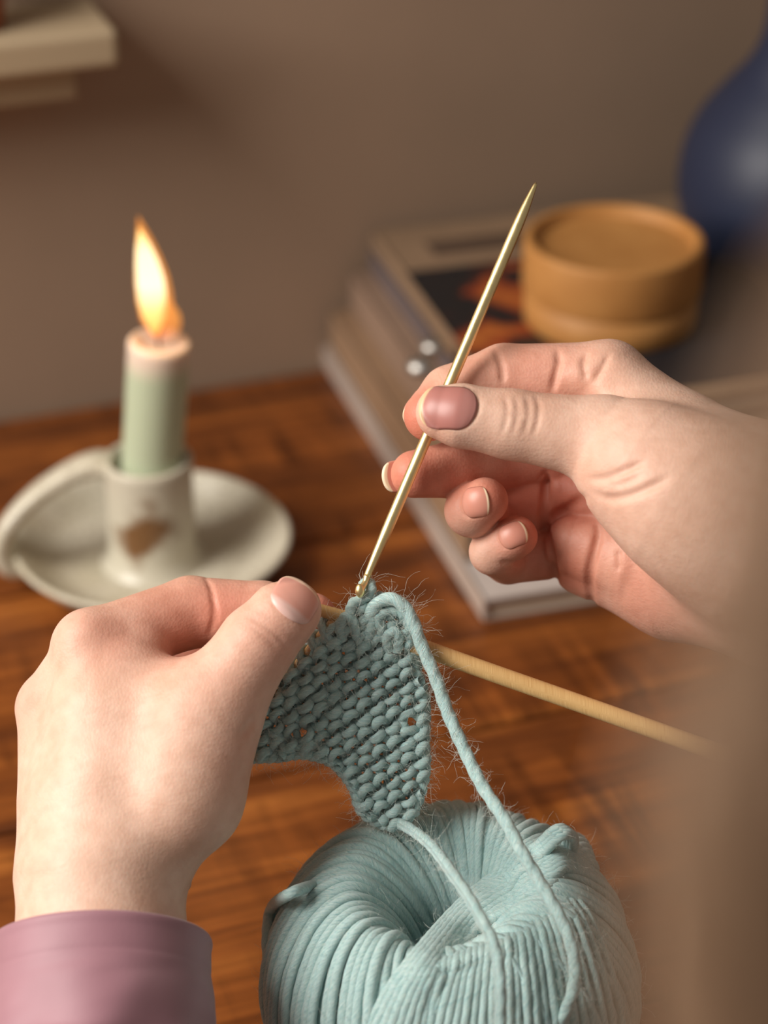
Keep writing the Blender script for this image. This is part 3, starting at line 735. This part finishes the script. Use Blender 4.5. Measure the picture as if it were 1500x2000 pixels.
# ---- hair hanging in the foreground at the right
def hair():
    S = Soup()
    wz = 150.0
    def hp(px, py, w_): return np.array([(px-750)/F*w_, (py-1000)/F*w_, w_])
    edge = [(-500, 2050), (0, 1980), (200, 1900), (350, 1780), (500, 1660), (700, 1555), (900, 1520), (1100, 1490), (1300, 1430), (1450, 1365), (1600, 1335), (1800, 1340), (2000, 1345), (2400, 1340)]
    ys = np.array([e[0] for e in edge], float); xe = np.array([e[1] for e in edge], float)
    for k in range(1500):
        u = rng.rand(); off = -60+u*640 + rng.randn()*14; off = off if rng.rand() < min(1, .25+(off+60)/240) else off+240
        w_ = wz+rng.uniform(-28, 34); ph = rng.rand()*6.28; am = rng.uniform(4, 22); n = 26
        yy = np.linspace(-420, 2500, n)
        xx = np.interp(yy, ys, xe)+off+am*np.sin(yy/330+ph)+.5*am*np.sin(yy/140+ph*2) - 20*rng.rand()
        if rng.rand() < .05: xx -= 60*np.exp(-((yy-rng.uniform(600, 2000))/300)**2)
        P = np.array([hp(x, y, w_+3*math.sin(y/400+ph)) for x, y in zip(xx, yy)])
        V, Q, U = tube(P, rng.uniform(.10, .26), 4); S.add(W(V), Q, U)
    o = S.build('hair', m_hair, person); tag(o, kind='stuff')
hair()

# ---------------------------------------------------------------- crochet hook
def hook():
    A, B = C(1047, 357, 6), C(717, 1126, -2); H_ = C(703, 1153, -1)
    P = [A+(B-A)*t for t in (0, .006, .02, .05, .08, .12, .3, .56, .60, .64, .75, .88, .94, 1.0)]
    R = [.25, .55, .78, 1.15, 1.45, 1.6, 1.6, 1.6, 1.5, 1.58, 1.6, 1.55, 1.35, 1.0]
    Ps = spline(np.array(P), 160); t = np.linalg.norm(Ps-A, axis=1)/np.linalg.norm(B-A)
    Rr = np.interp(t, (0, .006, .02, .05, .08, .12, .3, .56, .60, .64, .75, .88, .94, 1.0), R)
    e = empty('crochet_hook', W(C(840, 840, 0)), 'slim gold metal hook held between the right thumb and fingers', 'crochet hook')
    V, Q, U = tube(W(Ps), Rr/1000, 20, cap=True); mesh('shaft', V, np.array(Q), m_gold, e) if False else mesh('shaft', V, fix_tris(Q), m_gold, e)
    # throat and hooked head
    P = spline([B, C(713, 1138, -2.6), C(708, 1147, -3.4), C(704, 1156, -4.4)], 40)
    V, Q, U = tube(W(P), np.interp(np.linspace(0, 1, 40), (0, .3, .6, 1), (1.0, .8, .9, 1.0))/1000, 16, cap=True); mesh('throat', V, fix_tris(Q), m_gold, e)
    hd = C(703, 1154, -4.6); V = []; 
    pr = [(0.02, -2.0), (.6, -1.85), (1.15, -1.1), (1.35, -.1), (1.2, .8), (.8, 1.5), (.3, 1.9), (.02, 2.0)]
    V, Q = lathe(smooth_profile(pr, 24), 28, (0, 0, 0), (0, 1, .15)); mesh('hook_head', W(V+hd), Q, m_gold, e)
hook()

# ---------------------------------------------------------------- bamboo needles
def needle(name, pts, radii, label):
    P = spline(Cs(pts), 120); R = np.interp(np.linspace(0, 1, 120), np.linspace(0, 1, len(radii)), radii)
    V, Q, U = tube(W(P), R/1000, 24, cap=True)
    o = mesh(name, V, fix_tris(Q), m_bamboo, uv=U); return tag(o, label, 'knitting needle', 'bamboo knitting needles')
nA = needle('knitting_needle', [(500, 1157, .5), (640, 1196, 1), (860, 1278, 1), (1200, 1398, -4), (1600, 1540, -14)], [.25, .9, 1.6, 2.15, 2.4, 2.5] + [2.5]*14, 'long pale bamboo needle crossing behind the knitting, running off to the right')
nB = needle('knitting_needle', [(680, 1190, .8), (660, 1212, 1.5), (620, 1262, 3.5), (575, 1318, 6), (520, 1380, 8)], [.3, 1.3, 2.1, 2.4] + [2.4]*10, 'bamboo needle tip holding the live stitches, behind the left thumb')

# ---------------------------------------------------------------- yarn things
def fuzz_from(Vw, count, length=(.003, .009), rad=.00004, name='fuzz', parent=None, outw=None):
    """fine stray fibres growing from random surface points (world coords)"""
    idx = rng.randint(0, len(Vw), count); base = Vw[idx]; n = 8
    d = rng.randn(count, 3); d /= np.linalg.norm(d, axis=1)[:, None]
    if outw is not None:
        d = d+outw[idx]*1.1; d /= np.linalg.norm(d, axis=1)[:, None]
    L_ = rng.uniform(*length, count)*(.5+rng.rand(count)**2); curl = np.cross(d, rng.randn(count, 3))
    P = np.zeros((count, n, 3)); P[:, 0] = base; cur = d.copy()
    for k in range(1, n):
        cur = cur+curl*.34+rng.randn(count, 3)*.30; cur /= np.linalg.norm(cur, axis=1)[:, None]
        P[:, k] = P[:, k-1]+cur*(L_/(n-1))[:, None]
    ref = np.array([.3, .5, .81]); T = np.gradient(P, axis=1); N = np.cross(T, ref); N /= np.linalg.norm(N, axis=2)[..., None]+1e-9
    B = np.cross(T, N); B /= np.linalg.norm(B, axis=2)[..., None]+1e-12
    th = np.array([0, 2.094, 4.189]); taper = np.linspace(1, .5, n)[None, :, None, None]
    V = P[:, :, None, :]+rad*taper*(np.cos(th)[None, None, :, None]*N[:, :, None, :]+np.sin(th)[None, None, :, None]*B[:, :, None, :])
    V = V.reshape(-1, 3); c = np.arange(count)[:, None, None]; i = np.arange(n-1)[None, :, None]; j = np.arange(3)[None, None, :]; j2 = (j+1) % 3
    o0 = c*n*3+i*3
    Q = np.stack([o0+j, o0+3+j, o0+3+j2, o0+j2], -1).reshape(-1, 4)
    return tag(mesh(name, V, Q, m_fuzz, parent), kind='stuff')

# --- the knitted swatch: rows of real loops
poly = np.array([(676, 1196), (700, 1180), (740, 1162), (792, 1176), (812, 1235), (816, 1300), (836, 1372), (834, 1450), (836, 1510), (822, 1570), (800, 1612), (765, 1618), (728, 1604), (700, 1580), (688, 1540), (665, 1508), (640, 1484), (590, 1474), (545, 1482), (488, 1484), (486, 1440), (505, 1395), (540, 1340), (585, 1300), (612, 1262), (640, 1225)], float)
def inside(pts, po):
    x, y = pts[:, 0], pts[:, 1]; r = np.zeros(len(pts), bool); j = len(po)-1
    for i in range(len(po)):
        xi, yi = po[i]; xj, yj = po[j]
        c = ((yi > y) != (yj > y)) & (x < (xj-xi)*(y-yi)/(yj-yi+1e-12)+xi); r ^= c; j = i
    return r
d_r = np.array([-.80, .60]); n_r = np.array([.60, .80]); org = np.array([700., 1180.])
holes = [(777, 1268, 13, 20), (801, 1410, 10, 17), (585, 1434, 9, 18), (672, 1272, 4, 12), (655, 1232, 7, 14)]
def fab_z(x, y):
    return 1.5 + 3.0*np.sin((x-560)/300*2.2) + (y-1400)/300*3.5 + 4.0*np.clip((600-x)/120, 0, 1) - 1.5*np.exp(-((x-780)/60)**2-((y-1200)/70)**2)
def knit():
    S = Soup(); e = empty('knitted_swatch', W(C(700, 1350, 2)), 'pale blue garter stitch knitting in progress held by the left hand', 'knitting')
    pitch = 35.0; rowh = 22.3
    for j in range(-3, 26):
        v0 = j*rowh; u = np.arange(-260, 460, 1.15); t = 2*np.pi*u/pitch + (0.25*j)
        sg = 1 if j % 2 else -1
        jit = .8*np.sin(u*.05+j*1.7)
        uu = u + 7.6*np.sin(2*t)*1.0
        h = 13.6+1.5*np.sin(u*.11+j)+.8*np.sin(u*.31+2.3*j)
        vv = v0 + h*np.cos(t) + jit
        zz = sg*2.1*np.cos(2*t) + (-.9 if sg < 0 else .9) + .35*np.sin(u*.23+j*1.9)
        pt = org + uu[:, None]*d_r + vv[:, None]*n_r
        # slight overall bend of rows
        pt[:, 1] += 10*np.sin((pt[:, 0]-500)/340*np.pi)*-0.4
        for hx, hy, k, R in holes:
            dv = pt-np.array([hx, hy]); dl = np.linalg.norm(dv, axis=1)+1e-6
            pt = pt+dv/dl[:, None]*(k*np.exp(-(dl/R)**2))[:, None]
        ins = inside(pt, poly)
        # contiguous runs
        idx = np.where(ins)[0]
        if len(idx) < 12: continue
        a, b_ = idx[0], idx[-1]
        run = pt[a:b_+1]
        z = zz[a:b_+1]+fab_z(run[:, 0], run[:, 1])
        keep = inside(run, poly)
        P = np.array([C(x, y, q) for (x, y), q in zip(run, z)])
        brk = np.where(np.diff(keep.astype(int)) != 0)[0]+1
        for seg in np.split(np.arange(len(run)), brk):
            if len(seg) < 8 or not keep[seg[0]]: continue
            V, Q, U = tube(W(P[seg]), .00122*(1+.12*np.sin(seg*.045+j)), 10, .10, .006); S.add(V, Q, U)
    # edge strands: right edge chain, lower edge roll, live loops on the needle
    def edge(pts, r=1.3, amp=2.2, per=26, zo=0.0, ph=0):
        P2 = spline(np.array(pts, float), 220); s_ = np.concatenate([[0], np.cumsum(np.linalg.norm(np.diff(P2, axis=0), axis=1))])
        T = np.gradient(P2, axis=0); T /= np.linalg.norm(T, axis=1)[:, None]; Nn = np.stack([-T[:, 1], T[:, 0]], -1)
        a_ = 2*np.pi*s_/per+ph; P2 = P2+Nn*(amp*2.2*np.sin(a_))[:, None]
        P = np.array([C(x, y, fab_z(x, y)+zo+1.2*np.cos(a_[i])) for i, (x, y) in enumerate(P2)])
        V, Q, U = tube(W(P), r/1000, 10, .10, .006); S.add(V, Q, U)
    R_ = [(806, 1236), (811, 1300), (829, 1366), (828, 1450), (829, 1508), (814, 1568), (790, 1606)]
    B_ = [(790, 1608), (762, 1612), (728, 1600), (704, 1578), (692, 1540), (668, 1506), (640, 1484), (590, 1472), (545, 1478), (492, 1480)]
    for ph in (0, 3.14): edge(R_, 1.2, 2.0, 40, 0, ph); edge(B_, 1.25, 1.9, 34, .3, ph)
    edge([(520, 1424), (545, 1440), (562, 1462), (600, 1452), (640, 1468)], 1.3, .8, 40, -1.2)
    # live stitches round the needle B
    nb = spline(Cs([(680, 1190, .8), (660, 1212, 1.5), (620, 1262, 3.5), (575, 1318, 6), (520, 1380, 8)]), 100)
    for q in (20, 33, 47, 60, 73):
        c = nb[q]; ax = nb[q+1]-nb[q]; ax /= np.linalg.norm(ax)
        toward = np.array([.62, .72, 0]); toward -= ax*np.dot(toward, ax); toward /= np.linalg.norm(toward); fr = np.cross(ax, toward)
        th = np.linspace(-2.5, 2.5, 50); R_l = 3.6
        P = c+toward*(-R_l*np.cos(th)*np.where(np.cos(th) < 0, 1.6, 1.0)+.4)[:, None] + fr*(R_l*np.sin(th))[:, None]+ax*(th*.9)[:, None]
        V, Q, U = tube(W(P), .00125, 10, .10, .006); S.add(V, Q, U)
    # the stitch on the hook and arches along the top
    for pts in ([(690, 1222, 0), (684, 1198, -2), (688, 1180, -2.5), (702, 1172, -2.4), (718, 1164, -2.4), (725, 1150, -1.8), (722, 1138, 0), (712, 1138, 1.4), (710, 1150, 1.6), (712, 1164, 1.2), (704, 1180, .6), (698, 1204, 1.4), (704, 1228, 2)],
                [(716, 1262, 1), (722, 1236, -1.6), (736, 1206, -2.4), (764, 1192, -2.6), (790, 1204, -2.2), (800, 1230, -1.2), (796, 1262, 0)],
                [(700, 1240, .6), (712, 1214, -1.4), (728, 1208, -2.4), (742, 1222, -2.2), (748, 1250, -.4)],
                [(668, 1250, -.2), (664, 1224, -2.2), (674, 1206, -2.6), (690, 1216, -2.2), (698, 1244, -1), (712, 1264, .3)],
                [(760, 1270, .3), (756, 1244, -1.8), (768, 1234, -2.8), (778, 1246, -2), (776, 1272, 0)]):
        V, Q, U = tube(W(spline(Cs(pts), 90)), .00145, 12, .22, .0045); S.add(V, Q, U)
    # strand to the ball = working yarn (in front), with its tail
    wy = spline(Cs([(722, 1228, 0), (724, 1198, -2.2), (742, 1175, -3.6), (772, 1172, -4.4), (800, 1200, -4.4), (824, 1262, -4), (850, 1322, -5), (874, 1390, -6), (903, 1456, -8), (938, 1528, -12), (965, 1570, -16), (992, 1612, -20), (1018, 1662, -24), (1045, 1706, -26), (1072, 1752, -28), (1098, 1800, -30), (1115, 1845, -32), (1123, 1895, -33), (1116, 1945, -33), (1096, 1995, -30), (1070, 2060, -26), (1045, 2150, -20), (1030, 2230, -2), (1020, 2262, 16)]), 460)
    V, Q, U = tube(W(wy), np.interp(np.linspace(0, 1, 460), (0, .3, 1), (.00185, .0018, .0015)), 20, .13, .011); S.add(V, Q, U)
    tl = spline(Cs([(770, 1606, 6), (790, 1613, 2), (820, 1632, -6), (850, 1660, -16), (885, 1708, -28), (918, 1756, -36), (946, 1806, -42), (965, 1845, -46), (975, 1895, -48), (978, 1960, -48), (974, 2060, -44), (968, 2170, -30), (962, 2240, -8), (955, 2268, 14)]), 320)
    V2, Q2, U2 = tube(W(tl), .0016, 16, .13, .011); S.add(V2, Q2, U2)
    o = S.build('knitted_yarn', m_yarn, e)
    allV = np.vstack(S.V)
    fuzz_from(allV, 12000, (.0025, .0085), .000036, 'fuzz', e)
    return e
knit()


def ball():
    c = W(C(878, 1918, 15)); ap, cp_ = .0525, .0455
    e = empty('yarn_ball', c, 'pale aqua ball of yarn with an open centre lying on the table', 'yarn ball')
    # pole tilted towards the viewer
    tl = math.radians(4); sd = math.radians(-3)
    pole = np.array([math.sin(sd), -math.sin(tl), math.cos(tl)]); pole /= np.linalg.norm(pole)
    e1 = np.array([1., 0, 0]); e1 -= pole*np.dot(e1, pole); e1 /= np.linalg.norm(e1); e2 = np.cross(pole, e1)
    # generatrix: from inside the hole over the rim, the equator and underneath
    gen = smooth_profile([(.0120, -.012), (.0118, .006), (.0140, .020), (.0198, .0316), (.0262, .0370), (.0335, .0356), (.0405, .0300), (.0480, .0190), (ap-.0005, .004), (ap-.0012, -.010), (.047, -.024), (.036, -.035), (.020, -.043), (.006, -.045)], 110)
    gt = np.gradient(gen, axis=0); gn = np.stack([gt[:, 1], -gt[:, 0]], -1); gn /= np.linalg.norm(gn, axis=1)[:, None]; gn *= -1
    if gn[60, 0] < 0: gn = -gn
    def pt(g, th, off):
        """g index array (float 0..109), th angle, off outward offset"""
        r = np.interp(g, np.arange(110), gen[:, 0]); z = np.interp(g, np.arange(110), gen[:, 1])
        nr = np.interp(g, np.arange(110), gn[:, 0]); nz = np.interp(g, np.arange(110), gn[:, 1])
        r = r+nr*off; z = z+nz*off
        return c+(r*np.cos(th))[:, None]*e1+(r*np.sin(th))[:, None]*e2+z[:, None]*pole
    S = Soup()
    # solid core under the strands
    V, Q = lathe(np.stack([gen[:, 0]-gn[:, 0]*.0011*1, gen[:, 1]-gn[:, 1]*.0011], -1), 96); V = c+V[:, :1]*e1+V[:, 1:2]*e2+V[:, 2:]*pole
    core = mesh('core', V, Q, m_yarn, e)
    N1 = 128
    for k in range(N1):
        th0 = 2*np.pi*k/N1+rng.randn()*.012
        g = np.linspace(2, 104, 100)
        f = g/109
        # swirl: strong on the left/upper side, weak on the near right side
        deg = math.degrees(th0) % 360
        sw = .95+.55*math.cos(th0-math.radians(165))
        th = th0 - sw*1.5*np.exp(-f*3.6)*1.0 + .10*np.sin(f*5+k*.7)*.25
        layer = .0006*math.sin(k*2.4)+rng.randn()*.0003
        off = layer + .0004*np.sin(f*11+k)
        P = pt(g, th, off); V, Q, U = tube(P, .00143*(1+.09*rng.randn()), 9, .09, .011); S.add(V, Q, U)
    # the band of strands that crosses the rim on the right and spreads at the front
    def on_surface(pxs, off=.0022):
        """drop image points on the ball surface (rays against an ellipsoid of revolution with the rim height)"""
        out = []
        for px, py in pxs:
            d = ray(px, py); d = d/np.linalg.norm(d)
            best = None
            for t in np.linspace(.50, .75, 900):
                q = d*t-c; h_ = np.dot(q, pole); rr_ = np.linalg.norm(q-h_*pole)
                if rr_ < ap+.001:
                    top = np.interp(rr_, gen[24:62, 0], gen[24:62, 1]) if rr_ > gen[24, 0] else gen[24, 1]
                    bot = -.045
                    if bot < h_ < top: best = d*t; nrm = q/np.linalg.norm(q); break
            if best is None: best = d*.62; nrm = np.array([0, 0, 1.])
            out.append(best+nrm*off)
        return np.array(out)
    def down(P):
        q = P[-1]-c; th_ = math.atan2(np.dot(q, e2), np.dot(q, e1)); r_ = math.hypot(np.dot(q, e1), np.dot(q, e2)); z_ = np.dot(q, pole)
        g0 = int(np.argmin((gen[:, 0]-r_)**2+(gen[:, 1]-z_)**2)); off = np.hypot(r_, z_)-np.hypot(*gen[g0])
        gg = np.linspace(g0+3, 102, 14); return np.vstack([P, pt(gg, np.full(14, th_), np.linspace(off, 0, 14))])
    nb = 9
    for k in range(nb):
        u = k/(nb-1)
        A = np.array([(1118+u*22, 1650+u*62)]); 
        pts = [(1085+48*u, 1628+66*u), (1040+26*u, 1664+70*u), (980+28*u, 1706+66*u), (925+28*u, 1748+54*u), (872+34*u, 1800+42*u), (815+52*u, 1864+36*u), (768+80*u, 1925+28*u), (728+112*u, 2000+16*u), (700+130*u, 2080)]
        Q0 = on_surface(pts, .0012+.0016*math.sin(math.pi*min(1, u*1.1))); P = spline(np.vstack([Q0[0]+FW*.020+[.004, 0, -.016], Q0[0]+FW*.008+[.004, 0, -.003], down(Q0)]), 160)
        V, Q, U = tube(P, .00158, 9, .09, .011); S.add(V, Q, U)
    for k in range(7):   # tight wrap going over the far right shoulder
        u = k/6
        pts = [(1085+16*u, 1672+34*u), (1050+20*u, 1686+34*u), (1000+24*u, 1714+36*u), (955+40*u, 1742+36*u), (910+40*u, 1776+40*u)]
        Q0 = on_surface(pts, .0022+.0008*math.sin(math.pi*u)); Q0[-1] -= [0, 0, .004]; P = spline(np.vstack([Q0[0]+FW*.022+[.016, 0, -.030], Q0[0]+FW*.009+[.009, 0, -.009], Q0]), 80)
        V, Q, U = tube(P, .0016, 9, .09, .011); S.add(V, Q, U)
    # spread of strands under the crossing, fanning down the front
    for k in range(27):
        u = k/26
        S0 = np.array([862+u*232, 1846-u*134.]); E0 = np.array([730+u*484, 2080.]); M0 = np.array([S0[0]+(E0[0]-S0[0])*(.55+.35*u), S0[1]+(E0[1]-S0[1])*.42])
        t = np.linspace(0, 1, 9)[:, None]; pts = (1-t)**2*S0+2*t*(1-t)*M0+t*t*E0
        Q0 = on_surface(pts, .0013+.0002*math.sin(k*2.4)); Q0[0, 2] -= .0045; Q0[1, 2] -= .0018; P = spline(down(Q0), 130)
        V, Q, U = tube(P, .0015*(1+.06*rng.randn()), 9, .09, .011); S.add(V, Q, U)
    o = S.build('wound_yarn', m_yarn, e)
    # loose strand at the left
    P = spline(on_surface([(668, 1722), (618, 1730), (566, 1748)], .0004).tolist()+[W(C(530, 1775, 20)).tolist(), W(C(522, 1840, 12)).tolist(), W(C(530, 1910, 8)).tolist(), W(C(552, 1975, 6)).tolist(), W(C(580, 2060, 5)).tolist()], 120)
    V, Q, U = tube(P, .00165, 12, .09, .011); mesh('loose_strand', V, Q, m_yarn, e, uv=U)
    allV = np.vstack(S.V); out = allV-c; out /= np.linalg.norm(out, axis=1)[:, None]
    ok = (allV-c)@np.array([0, -.6, .8]) > -.01
    fuzz_from(allV[ok], 9000, (.002, .007), .000034, 'fuzz', e, out[ok])
    # lift so that it rests on the table
    zmin = allV[:, 2].min(); print('BALL zmin', zmin, 'table', TZ)
ball()
